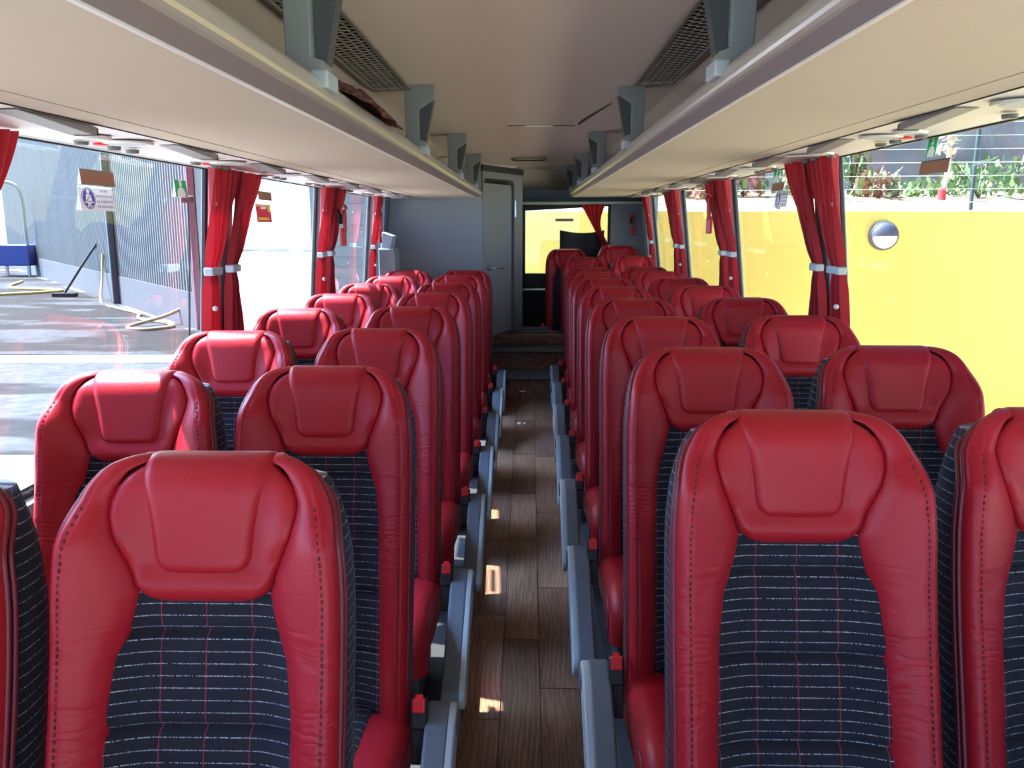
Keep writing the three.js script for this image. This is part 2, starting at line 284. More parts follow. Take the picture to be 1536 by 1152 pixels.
for (const [X, Y, D, lab] of [[5.97, 0.31, 12.4, 'slim pale sapling with a red base near the lamp'], [3.95, 0.31, 12.4, 'slim sapling with a red base next to the yellow-green shrub']]) {
  const t = group('young_sapling', lab, 'tree', null, V(X, Y, D));
  mesh('trunk', tube([[0, 0, 0], [0.05, 0.5, 0], [0.02, 1.1, 0.02], [0.10, 1.9, 0]], 0.035, 16, 7), std(lin(0.55, 0.47, 0.40), 0.85), t);
  mesh('red_base', cyl(0.05, 0.06, 0.22, 12).translate(0, 0.08, 0), std(lin(0.55, 0.04, 0.05), 0.6), t);
  const l = []; for (let i = 0; i < 130; i++) { const g = new THREE.CircleGeometry(0.035 + 0.03 * rnd(), 5); g.rotateX(rnd() * 3); g.rotateY(rnd() * 6); const y = 0.6 + rnd() * 1.3; g.translate((rnd() - 0.5) * 0.35, y, (rnd() - 0.5) * 0.35); l.push(g); }
  const f = mesh('foliage', l, std(lin(0.50, 0.44, 0.32), 0.8), t); f.userData.kind = 'stuff';
}

// ---------------------------------------------------------------- bus shell
const XL = (Y) => -(1.206 - 0.0785 * Y), XR = (Y) => 1.199 - 0.118 * Y;    // inner faces of the side walls, leaning out downwards
const DF = -0.85, DR = 8.95;                                              // front and rear inner faces
const RAMP = (D) => -1.7 + 0.0697 * (D - 2.36), PLAT = (D) => -1.565 + 0.0262 * D;
const TOPL = 0.205, TOPR = 0.255, SILL = -0.70;

// side walls: lower panels, headers above the glass
struct('wall_left', 'grey lower side wall of the bus under the yard windows', [
  prism([[XL(SILL), SILL], [XL(-1.95), -1.95], [XL(-1.95) - 0.06, -1.95], [XL(SILL) - 0.06, SILL]], DF, DR), ], M.greyWall);
struct('wall_right', 'grey lower side wall of the bus under the windows to the yellow wall', [
  prism([[XR(SILL), SILL], [XR(SILL) + 0.06, SILL], [XR(-1.95) + 0.06, -1.95], [XR(-1.95), -1.95]], DF, DR), ], M.greyWall);
struct('trim_1', 'dark header over the yard windows', [prism([[XL(TOPL) - 0.005, TOPL], [XL(TOPL) - 0.06, TOPL], [-1.24, 0.72], [-1.16, 0.72], [-1.16, 0.24]], DF, DR)], M.greyWall);
struct('trim_2', 'dark header over the windows to the yellow wall', [prism([[XR(TOPR) + 0.005, TOPR], [1.14, 0.29], [1.14, 0.76], [1.22, 0.76], [XR(TOPR) + 0.06, TOPR]], DF, DR)], M.greyWall);
// ceiling: one solid with the cove on both sides
struct('ceiling', 'beige fabric ceiling of the bus with curved coves', prism([[-1.16, 0.245], [-1.10, 0.30], [-0.92, 0.40], [-0.76, 0.465], [-0.60, 0.495], [0, 0.522], [0.60, 0.547], [0.76, 0.515], [0.92, 0.45], [1.08, 0.35], [1.14, 0.29], [1.14, 0.76], [-1.16, 0.72]], DF, 8.1), M.ceiling);
struct('ceiling_rear', 'pale rear end of the ceiling sloping down to the back window', (() => {
  const s = extr([[-8.1, 0.50], [-8.1, 0.74], [-DR, 0.74], [-DR, 0.34]].map(([a, b]) => [a, b]), 2.36); s.rotateY(-Math.PI / 2); s.translate(1.16, EYE, 0); return s;
})(), std(lin(0.42, 0.39, 0.34), 0.85));

// pillars and windows
const PL = [-0.02, 1.64, 3.31, 4.99, 6.62], PR = [0.08, 1.76, 3.45, 5.14, 6.78, 8.38];
function sideWindow(n, side, d0, d1, label) {
  const X = side < 0 ? XL : XR, top = side < 0 ? TOPL : TOPR, o = side * 0.035;
  const w = struct('window_' + n, label);
  const quad = (a, b, y0, y1, th) => { const pts = [[X(y0) + o, y0], [X(y1) + o, y1], [X(y1) + o + side * th, y1], [X(y0) + o + side * th, y0]]; return prism(side < 0 ? pts : pts.reverse(), a, b); };
  const p = grid(1, 1, (u, v) => { const y = lerp(SILL + 0.01, top - 0.004, v), D = lerp(d0, d1, u); return [X(y) + o, EYE + y, -D]; }, side < 0);
  mesh('pane', p, M.tint, w);
  mesh('gasket', [quad(d0, d0 + 0.022, SILL, top, 0.012), quad(d1 - 0.022, d1, SILL, top, 0.012), quad(d0, d1, SILL, SILL + 0.03, 0.012), quad(d0, d1, top - 0.004, top, 0.012)], M.gasket, w);
}
const ORD = ['first', 'second', 'third', 'fourth', 'fifth', 'sixth', 'seventh', 'eighth', 'ninth', 'tenth'];
function pillar(side, D, w, label) {
  const X = side < 0 ? XL : XR, top = side < 0 ? TOPL : TOPR;
  const pts = [[X(SILL) - side * 0.012, SILL], [X(top) - side * 0.012, top + 0.01], [X(top) + side * 0.06, top + 0.01], [X(SILL) + side * 0.06, SILL]];
  const t = struct('trim_' + (pillar.n = (pillar.n ?? 2) + 1), label, [prism(pts, D - w / 2, D + w / 2, 0.004), ], M.pillar);
  return t;
}
let wn = 0;
const edgesL = [DF, ...PL, 7.25];
for (let i = 0; i < edgesL.length - 1; i++) sideWindow(++wn, -1, edgesL[i] + (i ? 0.075 : 0.05), edgesL[i + 1] - (i < edgesL.length - 2 ? 0.075 : 0.30), 'tinted side window towards the yard, ' + ORD[i] + ' from the front');
PL.forEach((D, i) => pillar(-1, D, 0.15, 'grey window pillar on the yard side, ' + ORD[i] + ' from the front'));
struct('trim_20', 'blue-grey window end post beside the restroom wall', prism([[XL(SILL) + 0.012, SILL], [XL(0.21) + 0.012, 0.21], [XL(0.21) - 0.06, 0.21], [XL(SILL) - 0.06, SILL]], 6.95, 7.30), phys(lin(0.10, 0.125, 0.16), 0.5));
struct('trim_21', 'blank side panel of the restroom', prism([[XL(SILL) + 0.006, SILL], [XL(0.21) + 0.006, 0.21], [XL(0.21) - 0.06, 0.21], [XL(SILL) - 0.06, SILL]], 7.30, DR), M.greyWall);
const edgesR = [DF, ...PR, DR];
for (let i = 0; i < edgesR.length - 1; i++) sideWindow(++wn, 1, edgesR[i] + (i ? 0.075 : 0.05), edgesR[i + 1] - (i < edgesR.length - 2 ? 0.075 : 0.35), 'tinted side window towards the yellow wall, ' + ORD[i] + ' from the front');
PR.forEach((D, i) => pillar(1, D, 0.15, 'grey window pillar on the yellow wall side, ' + ORD[i] + ' from the front'));
struct('trim_22', 'grey rear corner post on the yellow wall side', prism([[XR(SILL) - 0.012, SILL], [XR(SILL) + 0.06, SILL], [XR(0.26) + 0.06, 0.26], [XR(0.26) - 0.012, 0.26]], 8.58, DR), M.greyWall);

// front of the bus: lower wall, posts and the big windscreen (behind the camera)
struct('wall_front', 'front end of the bus below and around the windscreen', [ebox(-1.42, 1.42, -1.95, -1.05, DF - 0.1, DF), ebox(-1.42, -1.15, -1.05, 0.72, DF - 0.1, DF), ebox(1.15, 1.42, -1.05, 0.76, DF - 0.1, DF), ebox(-1.15, 1.15, 0.48, 0.76, DF - 0.1, DF)], M.greyWall);
{ const w = struct('window_30', 'large windscreen at the front of the bus'); mesh('pane', grid(1, 1, (u, v) => [lerp(-1.15, 1.15, u), EYE + lerp(-1.05, 0.48, v), -(DF - 0.05)], true), M.glass, w); }

// floor: ramped aisle of wood-look planks between two raised platforms
const woodTex = [0, 1, 2, 3].map((k) => dataTex(256, 1024, (u, v) => {
  const x = u * 0.145, y = v * 0.9, wob = 0.02 * (fbm(x * 20 + k * 11, y * 3, 3) - 0.5), ring = 0.5 + 0.5 * Math.sin((x + wob * (k % 2 ? 3 : 1) + 0.012 * Math.sin(y * 5 + k)) * 330 + 5 * fbm(x * 14, y * 2 + k * 7, 3));
  const f = fbm(x * 420, y * 9 + k * 3, 3), c = 0.62 + 0.16 * ring * (0.4 + 0.6 * fbm(x * 30, y * 5, 2)) + 0.30 * (f - 0.5) + 0.25 * (fbm(x * 8 + k * 5, y * 2.4, 3) - 0.5);
  return [0.80 * c + 0.015, 0.61 * c + 0.012, 0.49 * c + 0.010];
}, true));
const woodM = woodTex.map((t, k) => phys(lin(1 - 0.08 * k, 1 - 0.08 * k, 1 - 0.07 * k), 0.48, { map: t, specularIntensity: 0.5 }));
{
  const f = struct('floor', 'ramped aisle floor of dark wood-look planks');
  const sub = extr([[0.6, RAMP(-DF * -1) - 0.006], [-DF, 0]].length ? [[DF, RAMP(DF) - 0.006], [6.62, RAMP(6.62) - 0.006], [6.62, -2.2], [DF, -2.2]] : [], 1.3);
  sub.rotateY(Math.PI / 2); sub.translate(-0.65, EYE, 0);
  mesh('subfloor', sub, M.black, f);
  const seams = [-0.385, -0.2405, -0.094, 0.048, 0.1925, 0.337], ang = Math.atan(0.0697);
  for (let c = 0; c < 5; c++) {
    let D = -1.2 + [0.31, 0.02, 0.52, 0.2, 0.4][c], k = c;
    while (D < 6.56) {
      const L = Math.min([0.83, 0.62, 0.74, 0.9, 0.68][(k * 3 + c) % 5], 6.57 - D); if (L < 0.03) break;
      const w = seams[c + 1] - seams[c] - 0.0035, g = bx(w, 0.012, L - 0.003), uv = g.attributes.uv;
      g.rotateX(ang);
      const p = mesh('plank', g, woodM[(k * 7 + c * 2) % 4], f);
      p.position.copy(V((seams[c] + seams[c + 1]) / 2, RAMP(D + L / 2) - 0.006, D + L / 2));
      D += L; k++;
    }
  }
}
for (const [n, s, lab] of [['floor_platform', -1, 'raised dark carpeted floor under the seats on the restroom side'], ['floor_platform', 1, 'raised dark carpeted floor under the seats on the yellow wall side']]) {
  const x0 = s < 0 ? -1.36 : 0.27, end = s < 0 ? 7.2 : 6.80;
  const g = extr([[DF, PLAT(DF)], [end, PLAT(end)], [end, -2.2], [DF, -2.2]], 1.08); g.rotateY(Math.PI / 2); g.translate(x0, EYE, 0);
  struct(n, lab, g, M.carpet);
}
// small marks on the aisle
{
  const t = group('floor_marker', 'small white marker stuck on the aisle floor near the rear step', 'marker', null, V(-0.045, RAMP(5.95) + 0.0006, 5.95)); t.rotation.x = Math.atan(0.0697);
  mesh('plate', [bx(0.026, 0.002, 0.05, -0.022, 0.001, 0), bx(0.020, 0.002, 0.03, 0.018, 0.001, 0.0)], std(lin(0.8, 0.8, 0.75), 0.4), t);
}
// rear steps with dark wood fronts
M.treadGrey = std(lin(0.05, 0.058, 0.065), 0.7);
{
  const s = struct('floor_rear_steps', 'rear steps with dark wood fronts up to the back row');
  mesh('riser_front', ebox(-0.36, 0.40, -1.75, -1.245, 6.58, 6.66), woodM[3], s);
  mesh('tread', ebox(-0.40, 0.40, -1.245, -1.222, 6.56, 7.02, 0.008), M.treadGrey, s);
  mesh('riser_front', ebox(-0.34, 0.40, -1.222, -1.085, 7.0, 7.06), woodM[2], s);
  mesh('tread', ebox(-0.36, 0.40, -1.085, -1.072, 6.985, 7.42, 0.005), M.darkGrey, s);
  mesh('riser_front', ebox(-0.36, 0.40, -1.072, -0.985, 7.40, 7.46), woodM[3], s);
  mesh('top_platform', ebox(-0.36, 0.20, -1.10, -0.98, 7.46, 7.98), M.carpet, s);
  mesh('back_platform', ebox(-0.06, 1.30, -1.60, -1.25, 7.98, DR), M.carpet, s);
  mesh('side_platform', ebox(0.24, 1.30, -1.60, -1.34, 6.80, 7.98), M.carpet, s);
  mesh('latch', bx(0.05, 0.012, 0.012, 0, 0, 0, 0.004).translate(-0.045, EYE - 1.335, -6.575), M.chrome, s);
  mesh('latch', bx(0.03, 0.008, 0.012, 0, 0, 0, 0.003).translate(0.12, EYE - 1.11, -6.995), M.chrome, s);
  mesh('tread_tape', ebox(-0.30, -0.20, -1.221, -1.219, 6.72, 6.77), std(lin(0.6, 0.5, 0.03), 0.6), s);
}
// rear wall around the back window
const RW = { x0: -0.08, x1: 0.845, y0: -0.545, y1: 0.185 };
struct('wall_rear', 'grey rear wall around the back window', [ebox(-1.36, RW.x0, -1.95, 0.72, DR, DR + 0.08), ebox(RW.x1, 1.36, -1.95, 0.72, DR, DR + 0.08), ebox(RW.x0, RW.x1, RW.y1, 0.74, DR, DR + 0.08), ebox(RW.x0, RW.x1, -1.95, RW.y0, DR, DR + 0.08),
  ], M.greyWall);
{
  const w = struct('window_31', 'back window of the bus with a black border');
  mesh('pane', grid(1, 1, (u, v) => [lerp(RW.x0, RW.x1, u), EYE + lerp(RW.y0, RW.y1, v), -(DR + 0.04)], true), M.tint, w);
  const o = [[RW.x0 - 0.02, RW.y0 - 0.14], [RW.x1 + 0.02, RW.y0 - 0.14], [RW.x1 + 0.02, RW.y1 + 0.012], [RW.x0 - 0.02, RW.y1 + 0.012]];
  const h = [[RW.x0 + 0.045, RW.y0 + 0.02], [RW.x0 + 0.045, RW.y1 - 0.055], [RW.x1 - 0.01, RW.y1 - 0.01], [RW.x1 - 0.01, RW.y0 + 0.02]];
  const g = extr(o, 0.02, 0.003, [h]); g.translate(0, EYE, -DR + 0.002); mesh('border', g, M.black, w);
  mesh('ledge', ebox(-0.06, 1.15, -0.70, -0.685, 8.80, DR, 0.004), M.white, w);
}
struct('wall_rear_bulkhead', 'black panel below the back window', ebox(-0.06, 1.20, -1.2, -0.705, 8.90, DR - 0.002), M.black);
{ const g = group('rear_roof_panel', 'grey access panel above the back window', 'panel', null, V(0.2, 0.33, 8.93));
  mesh('panel', bx(1.9, 0.02, 0.5, 0, -0.125, 0.22, 0.01), M.greyWall, g);
  mesh('hatch', bx(0.34, 0.095, 0.012, -0.12, -0.03, 0.0, 0.006), M.greyWall, g); }

// ---------------------------------------------------------------- restroom cabin and door
const RD = 7.2;
struct('wall_restroom', 'grey restroom front wall behind the last seats', [ebox(-1.30, -0.40, -1.75, 0.60, RD, RD + 0.04), ebox(-0.11, -0.07, -1.3, 0.6, 7.96, DR), ebox(-0.44, -0.40, -1.5, 0.6, RD + 0.02, RD + 0.06)], M.greyWall);
{
  const A = V(-0.40, 0, RD), B = V(-0.07, 0, 7.92), L = A.distanceTo(B);
  const d = struct('door_1', 'grey angled restroom door with chrome lever and dark frame');
  d.position.set(A.x, EYE, A.z); d.rotation.y = Math.atan2(-(B.z - A.z), B.x - A.x);        // local +x along the door, +z to the aisle
  const y0 = -1.24, y1 = 0.49, rr = (x0, x1, a, b, r) => { const p = []; for (const [cx, cy, t] of [[x1 - r, b - r, 0], [x0 + r, b - r, 1], [x0 + r, a + r, 2], [x1 - r, a + r, 3]]) for (let i = 0; i <= 5; i++) { const q = (t + i / 5) * Math.PI / 2; p.push([cx + r * Math.cos(q), cy + r * Math.sin(q)]); } return p; };
  const fr = extr([[0, y0 - 0.3], [L, y0 - 0.3], [L, y1], [0, y1]], 0.05, 0.004, [rr(0.02, L - 0.175, y0 + 0.02, y1 - 0.11, 0.05).reverse()]); fr.translate(0, 0, -0.04); mesh('frame', fr, M.greyDoor, d);
  const se = extr(rr(0.022, L - 0.177, y0 + 0.022, y1 - 0.112, 0.05), 0.02, 0.002); se.translate(0, 0, -0.06); mesh('seal', se, M.black, d);
  const lf = extr(rr(0.035, L - 0.20, y0 + 0.035, y1 - 0.15, 0.045), 0.034, 0.004); lf.translate(0, 0, -0.042); mesh('leaf', lf, phys(lin(0.21, 0.235, 0.245), 0.5), d);
  const rose = cyl(0.027, 0.029, 0.012, 28); rose.rotateX(Math.PI / 2); rose.translate(0.115, -0.385, 0.0);
  const h = mesh('handle', [rose, tube([[0.115, -0.385, 0.0], [0.115, -0.385, 0.045], [0.14, -0.385, 0.052], [0.30, -0.387, 0.05]], 0.010, 30, 10)], M.chrome, d);
  const lk = cyl(0.024, 0.024, 0.012, 24); lk.rotateX(Math.PI / 2); lk.translate(0.12, -0.52, 0.0); mesh('lock', lk, std(lin(0.6, 0.55, 0.4), 0.3, { metalness: 0.8 }), d);
  mesh('hinge', cyl(0.012, 0.012, 0.15, 14).translate(L - 0.165, 0.13, 0.014), M.chrome, d);
  mesh('hinge', cyl(0.012, 0.012, 0.13, 14).translate(L - 0.165, -0.86, 0.014), M.chrome, d);
  mesh('top_band', bx(L + 0.02, 0.05, 0.02, L / 2, y1 - 0.03, 0.012, 0.004), M.darkGrey, d);
}
{ // grey dispenser on the wall post beside the restroom
  const g = group('wall_dispenser', 'grey wall dispenser with a pale slanted top beside the restroom wall', 'dispenser', null, V(-1.155, -0.50, 6.86)); g.scale.x = 0.62;
  const body = extr([[-0.11, 0.02], [0.11, 0.02], [0.11, 0.24], [0.09, 0.30], [-0.11, 0.30]], 0.22, 0.012); body.translate(0.02, 0, -0.11); mesh('body', body, phys(lin(0.27, 0.31, 0.33), 0.5), g);
  const hd = extr([[-0.10, 0.27], [0.02, 0.27], [0.07, 0.40], [-0.07, 0.43]], 0.19, 0.006); hd.translate(0.03, 0, -0.095); mesh('hood', hd, phys(lin(0.48, 0.54, 0.60), 0.45), g);
  mesh('bracket', bx(0.22, 0.10, 0.22, 0.02, -0.05, 0, 0.01), M.black, g);
  mesh('knob', new THREE.SphereGeometry(0.02, 14, 10).translate(0.11, 0.22, 0.10), M.whiteRing, g);
}

// ---------------------------------------------------------------- luggage racks, service panels, brackets
function rack(side, D0, D1, brD, lab) {
  const s = side, y = s < 0 ? 0.21 : 0.255, lipX = s < 0 ? 0.43 : 0.435, yc = s < 0 ? 0.492 : 0.545;
  const g = group('luggage_rack', lab, 'rack', 'overhead luggage racks');
  const P = (pts, a = D0, b = D1, bv = 0) => prism(s < 0 ? pts.map(([x, q]) => [-x, q]).reverse() : pts, a, b, bv);
  const seg = [D0, 1.0, 3.35, 6.3, D1];
  for (let i = 0; i < seg.length - 1; i++) mesh('underside_panel', P([[lipX, y], [0.852, y + 0.002], [0.852, y + 0.022], [lipX, y + 0.022]], seg[i] + (i ? 0.0008 : 0), seg[i + 1] - 0.0008), M.panel, g);
  mesh('edge_panel', P([[0.857, y + 0.001], [0.945, y + 0.003], [0.945, y + 0.024], [0.857, y + 0.022]]), M.panel, g);
  mesh('bead', P([[lipX - 0.001, y - 0.004], [lipX + 0.006, y - 0.004], [lipX + 0.006, y + 0.004], [lipX - 0.001, y + 0.004]]), M.white, g);
  mesh('lower_trim', P([[lipX - 0.001, y - 0.001], [lipX - 0.024, y + 0.018], [lipX - 0.024, y + 0.03], [lipX - 0.001, y + 0.02]]), M.lilac, g);
  const nose = []; for (let i = 0; i <= 12; i++) { const t = -Math.PI * 0.62 + i / 12 * Math.PI * 1.02; nose.push([lipX - 0.028 + 0.012 - 0.026 * Math.cos(t) * 0.8, y + 0.042 + 0.026 * Math.sin(t)]); }
  mesh('rail', P([...nose, [lipX + 0.01, y + 0.060], [lipX + 0.01, y + 0.022]]), M.rail, g);
  mesh('shelf', P([[lipX, y + 0.024], [1.10, y + 0.03], [1.10, y + 0.045], [lipX, y + 0.03]]), M.cove, g);
  mesh('shelf_ledge', P([[0.60, y + 0.03], [0.63, y + 0.03], [0.63, y + 0.10], [0.60, y + 0.085]]), M.cove, g);
  mesh('service_strip', P([[0.947, y + 0.001], [s < 0 ? 1.187 : 1.166, y - 0.006], [s < 0 ? 1.187 : 1.166, y + 0.03], [0.947, y + 0.03]]), M.white, g);
  mesh('strip_joint', P([[0.945, y + 0.0005], [0.9485, y + 0.0005], [0.9485, y + 0.02], [0.945, y + 0.02]]), M.gasket, g);
  for (const D of brD) {
    const b0 = y + 0.055, h = yc + 0.012, sg = (pts) => pts.map(([x, q]) => [s * x, q]);
    const o = sg([[0.465, h], [0.352, h], [0.356, h - 0.05], [0.412, h - 0.085], [0.412, b0 + 0.045], [0.391, b0 + 0.038], [0.386, b0], [0.425, b0 - 0.015], [0.46, b0 - 0.01]]);
    const i = sg([[0.358, h - 0.05], [0.414, h - 0.083], [0.414, b0 + 0.043], [0.389, b0 + 0.036]]);
    const arm = extr(o, 0.075, 0.003); arm.translate(0, EYE, -D - 0.035); const a = mesh('bracket', arm, M.bracket, g);
    const ins = extr(i, 0.045); ins.translate(0, EYE, -D - 0.028); mesh('inset_panel', ins, M.bracketDark, a);
    mesh('bracket_foot', bx(0.034, 0.035, 0.09, s * 0.398, EYE + b0 + 0.005, -D, 0.006), M.greyLight, a);
  }
  return g;
}
rack(-1, DF, 7.16, [0.1, 1.69, 3.26, 4.93, 6.35], 'beige overhead luggage rack with cream rail over the restroom side seats');
rack(1, DF, 8.5, [0.2, 1.85, 3.52, 5.2, 6.72, 8.05], 'beige overhead luggage rack with cream rail over the yellow wall side seats');

// passenger service units under the racks
const discGeo = (r, h) => { const p = [[r, 0], [r, -h * 0.5], [r * 0.92, -h], [r * 0.80, -h * 1.05], [r * 0.74, -h * 0.6], [r * 0.5, -h * 0.75], [0, -h * 0.8]]; return new THREE.LatheGeometry(p.map(([a, b]) => new THREE.Vector2(a, b)).reverse(), 32); };
const ringG = discGeo(0.062, 0.006), nozG = discGeo(0.045, 0.008), knobG = cyl(0.018, 0.016, 0.010, 18), flapG = (() => { const g = extr([[0, 0.002], [0.29, 0.002], [0.29, -0.014], [0.27, -0.016]], 0.050, 0.0015); g.rotateY(Math.PI / 2); g.translate(-0.025, 0, 0); return g; })();
const flapEnd = bx(0.052, 0.016, 0.008, 0, -0.008, -0.293), redG = cyl(0.018, 0.018, 0.006, 16), grillG = cyl(0.044, 0.044, 0.004, 24);
function serviceUnit(side, Dend, label) {
  const y = side < 0 ? 0.206 : 0.251;
  const g = group('service_unit', label, 'service panel', 'overhead service units', V(0, y, Dend - 0.29));
  const at = (name, geo, mat, x, z, yy = 0, par = g) => { const m = mesh(name, geo, mat, par); m.position.set(side * x, yy, z); return m; };
  at('flap', flapG, M.greyArm2, 0.978, 0, 0.000); at('flap_end', flapEnd, M.black, 0.978, 0);
  const sp = at('speaker', ringG, M.whiteRing, 1.035, 0.11, -0.001); at('speaker_grille', grillG, M.greyLight, 0, 0, -0.004, sp);
  const nz = at('air_nozzle', nozG, M.whiteRing, 1.055, 0.255, -0.001); 
  at('reading_lamp', knobG, M.knob, 1.105, -0.06, -0.010); at('reading_lamp', knobG, M.knob, 1.105, 0.045, -0.010); at('reading_lamp', knobG, M.knob, 1.11, 0.20, -0.010);
  at('call_button', redG, M.redButton, 1.10, 0.125, -0.006);
}
M.greyArm2 = phys(lin(0.20, 0.19, 0.185), 0.5);
for (let k = 0; k < 8; k++) serviceUnit(-1, 1.88 + 0.72 * k, 'white overhead service unit with speaker and lamps, ' + ORD[k] + ' from the front, restroom side');
for (let k = 0; k < 9; k++) serviceUnit(1, 2.24 + 0.71 * k, 'white overhead service unit with speaker and lamps, ' + ORD[k] + ' from the front, yellow wall side');

// perforated ceiling grilles
function grille(x0, x1, d0, d1, Y, slope, label) {
  const g = group('ceiling_grille', label, 'grille', 'perforated ceiling grilles', V((x0 + x1) / 2, Y, (d0 + d1) / 2)); g.rotation.z = slope;
  const W = x1 - x0, L = d1 - d0, bars = [];
  mesh('backing', bx(W, 0.002, L, 0, 0.0085, 0), M.black, g);
  mesh('frame', [bx(W + 0.012, 0.008, 0.010, 0, 0, L / 2), bx(W + 0.012, 0.008, 0.010, 0, 0, -L / 2), bx(0.010, 0.008, L, W / 2, 0, 0), bx(0.010, 0.008, L, -W / 2, 0, 0)], std(lin(0.16, 0.15, 0.135), 0.5), g);
  const step = 0.038, n = Math.floor(L / step), c = 6, cw = W / c;
  for (let i = 0; i <= n; i++) for (let j = 0; j < c; j++) {
    const z = -L / 2 + i * step + (j % 2 ? step / 2 : 0); if (z > L / 2) continue;
    bars.push(bx(cw * 1.02, 0.0018, 0.0055, -W / 2 + (j + 0.5) * cw, 0, z));
    if (i < n) bars.push(bx(0.005, 0.0018, step * 0.55, -W / 2 + j * cw, 0, z + step / 4));
  }
  const m = mesh('lattice', bars, std(lin(0.34, 0.32, 0.29), 0.45, { metalness: 0.2 }), g); m.userData.kind = 'stuff';
}
grille(-0.575, -0.44, 1.75, 3.2, 0.484, 0.04, 'dark perforated ceiling grille over the restroom side rack');
grille(0.405, 0.55, 1.8, 3.35, 0.524, 0.04, 'dark perforated ceiling grille over the yellow wall side rack');
{ const g = group('ceiling_hatch', 'flush ceiling hatch edge with a small chrome strip', 'hatch', null, V(0.065, 0.515, 4.64));
  mesh('seam', bx(0.36, 0.003, 0.006, 0, 0, 0), M.black, g); mesh('chrome_strip', bx(0.15, 0.006, 0.014, -0.01, -0.002, 0.004, 0.002), M.chrome, g); }
{ const g = group('roof_vent', 'dark oval roof vent in the rear of the ceiling', 'vent', null, V(0.0, 0.513, 6.9));
  const p = cyl(0.14, 0.15, 0.014, 36); p.scale(1, 1, 0.42); mesh('plate', p, std(lin(0.30, 0.27, 0.23), 0.7), g); const q = new THREE.TorusGeometry(0.13, 0.008, 8, 30, Math.PI); q.rotateX(-Math.PI / 2); q.scale(1, 1, 0.42); q.translate(0, -0.01, 0); mesh('grip', q, M.black, g); }
{ const pts = []; for (let i = 0; i <= 12; i++) { const t = i / 12; pts.push([0.27 + 0.10 * t, -(4.75 - 0.85 * t) ]); } const back = pts.slice().reverse().map(([x, z], i) => { const t = 1 - i / 12; return [x - 0.020 * Math.sin(Math.PI * Math.pow(t, 0.6)) , z]; });
  const g = extr([...pts, ...back], 0.003); g.rotateX(Math.PI / 2); g.translate(0, EYE + 0.531, 0); tag(mesh('ceiling_gap', g, M.black), 'dark crescent gap where the ceiling panel edge has lifted', 'gap'); }
{ // scarf lying on the rack
  const plaid = dataTex(256, 256, (u, v) => { const a = 0.5 + 0.5 * Math.sin(u * 60), b = 0.5 + 0.5 * Math.sin(v * 75), n = 0.7 + 0.6 * fbm(u * 40, v * 40, 2); return [(0.30 + 0.28 * a * b) * n, (0.17 + 0.20 * a * b) * n, (0.12 + 0.15 * b) * n]; }, true);
  const g = grid(40, 24, (u, v) => { const x = (v - 0.5) * 0.20, z = (u - 0.5) * 0.60, e = Math.sin(Math.PI * v) * Math.pow(Math.sin(Math.PI * clamp(u, 0.01, 0.99)), 0.35); return [x * (0.8 + 0.4 * fbm(u * 6, v * 3, 2)), e * (0.055 + 0.04 * fbm(u * 9 + 4, v * 6, 3)), z, u, v]; });
  const s = mesh('plaid_scarf', [g], std(0xffffff, 0.95, { map: plaid })); s.position.copy(V(-0.465, 0.268, 2.22)); tag(s, 'brown plaid scarf lying crumpled on the luggage rack', 'scarf');
}

// ---------------------------------------------------------------- curtains
function curtain(side, edgeTop, farTop, edgeTie, farTie, edgeLow, farLow, buttons, label, yTie = -0.175) {
  const X = side < 0 ? XL : XR, top = side < 0 ? TOPL : TOPR, yl = -0.66;
  const g = group('red_curtain', label, 'curtain', 'red window curtains');
  const at = (u, y, off = 0) => {
    const t = clamp((top - y) / (top - yTie), 0, 1), q = clamp((yTie - y) / (yTie - yl), 0, 1), k = Math.pow(t, 1.25);
    const a = y > yTie ? lerp(edgeTop, edgeTie, k) : lerp(edgeTie, edgeLow, q), b = y > yTie ? lerp(farTop, farTie, k) : lerp(farTie, farLow, smooth(0, 0.6, q));
    const pinch = Math.exp(-((y - yTie) ** 2) / 0.002), amp = 0.008 + 0.010 * (1 - pinch);
    const w = amp * Math.sin(u * 31 + 1.2 * Math.sin(y * 5)) + 0.005 * Math.sin(u * 13 + y * 7);
    return [X(y) - side * (0.045 + off + w), EYE + y, -lerp(a, b, u), u * 0.5, y];
  };
  mesh('cloth', grid(46, 44, (u, v) => at(u, lerp(top - 0.004, yl, v)), side > 0), M.curtain, g);
  const c = at(0.5, yTie), w = Math.abs(farTie - edgeTie) + 0.014;
  mesh('tieback', bx(0.036, 0.030, w, c[0], c[1], c[2], 0.006), M.tie, g);
  if (buttons) for (const y of [0.07, -0.31]) { const q = at(0.10, y, 0.012); mesh('snap_button', new THREE.SphereGeometry(0.010, 12, 8).translate(q[0], q[1], q[2]), M.whiteRing, g); }
  return g;
}
M.tie = std(lin(0.42, 0.45, 0.47), 0.7);
[[1.55], [3.2], [4.86], [6.47]].forEach(([D], i) => {
  curtain(-1, D - 0.16, D + 0.13, D - 0.16, D - 0.07, D - 0.17, D - 0.06, true, `red pleated curtain on the front edge of the ${ORD[i + 1]} pillar of the yard windows`);
  if (i < 3) curtain(-1, D + 0.135, D + (i ? 0.40 : 0.34), D + 0.06, D + 0.13, D + 0.06, D + 0.20, false, `red pleated curtain on the rear edge of the ${ORD[i + 1]} pillar of the yard windows`);
});
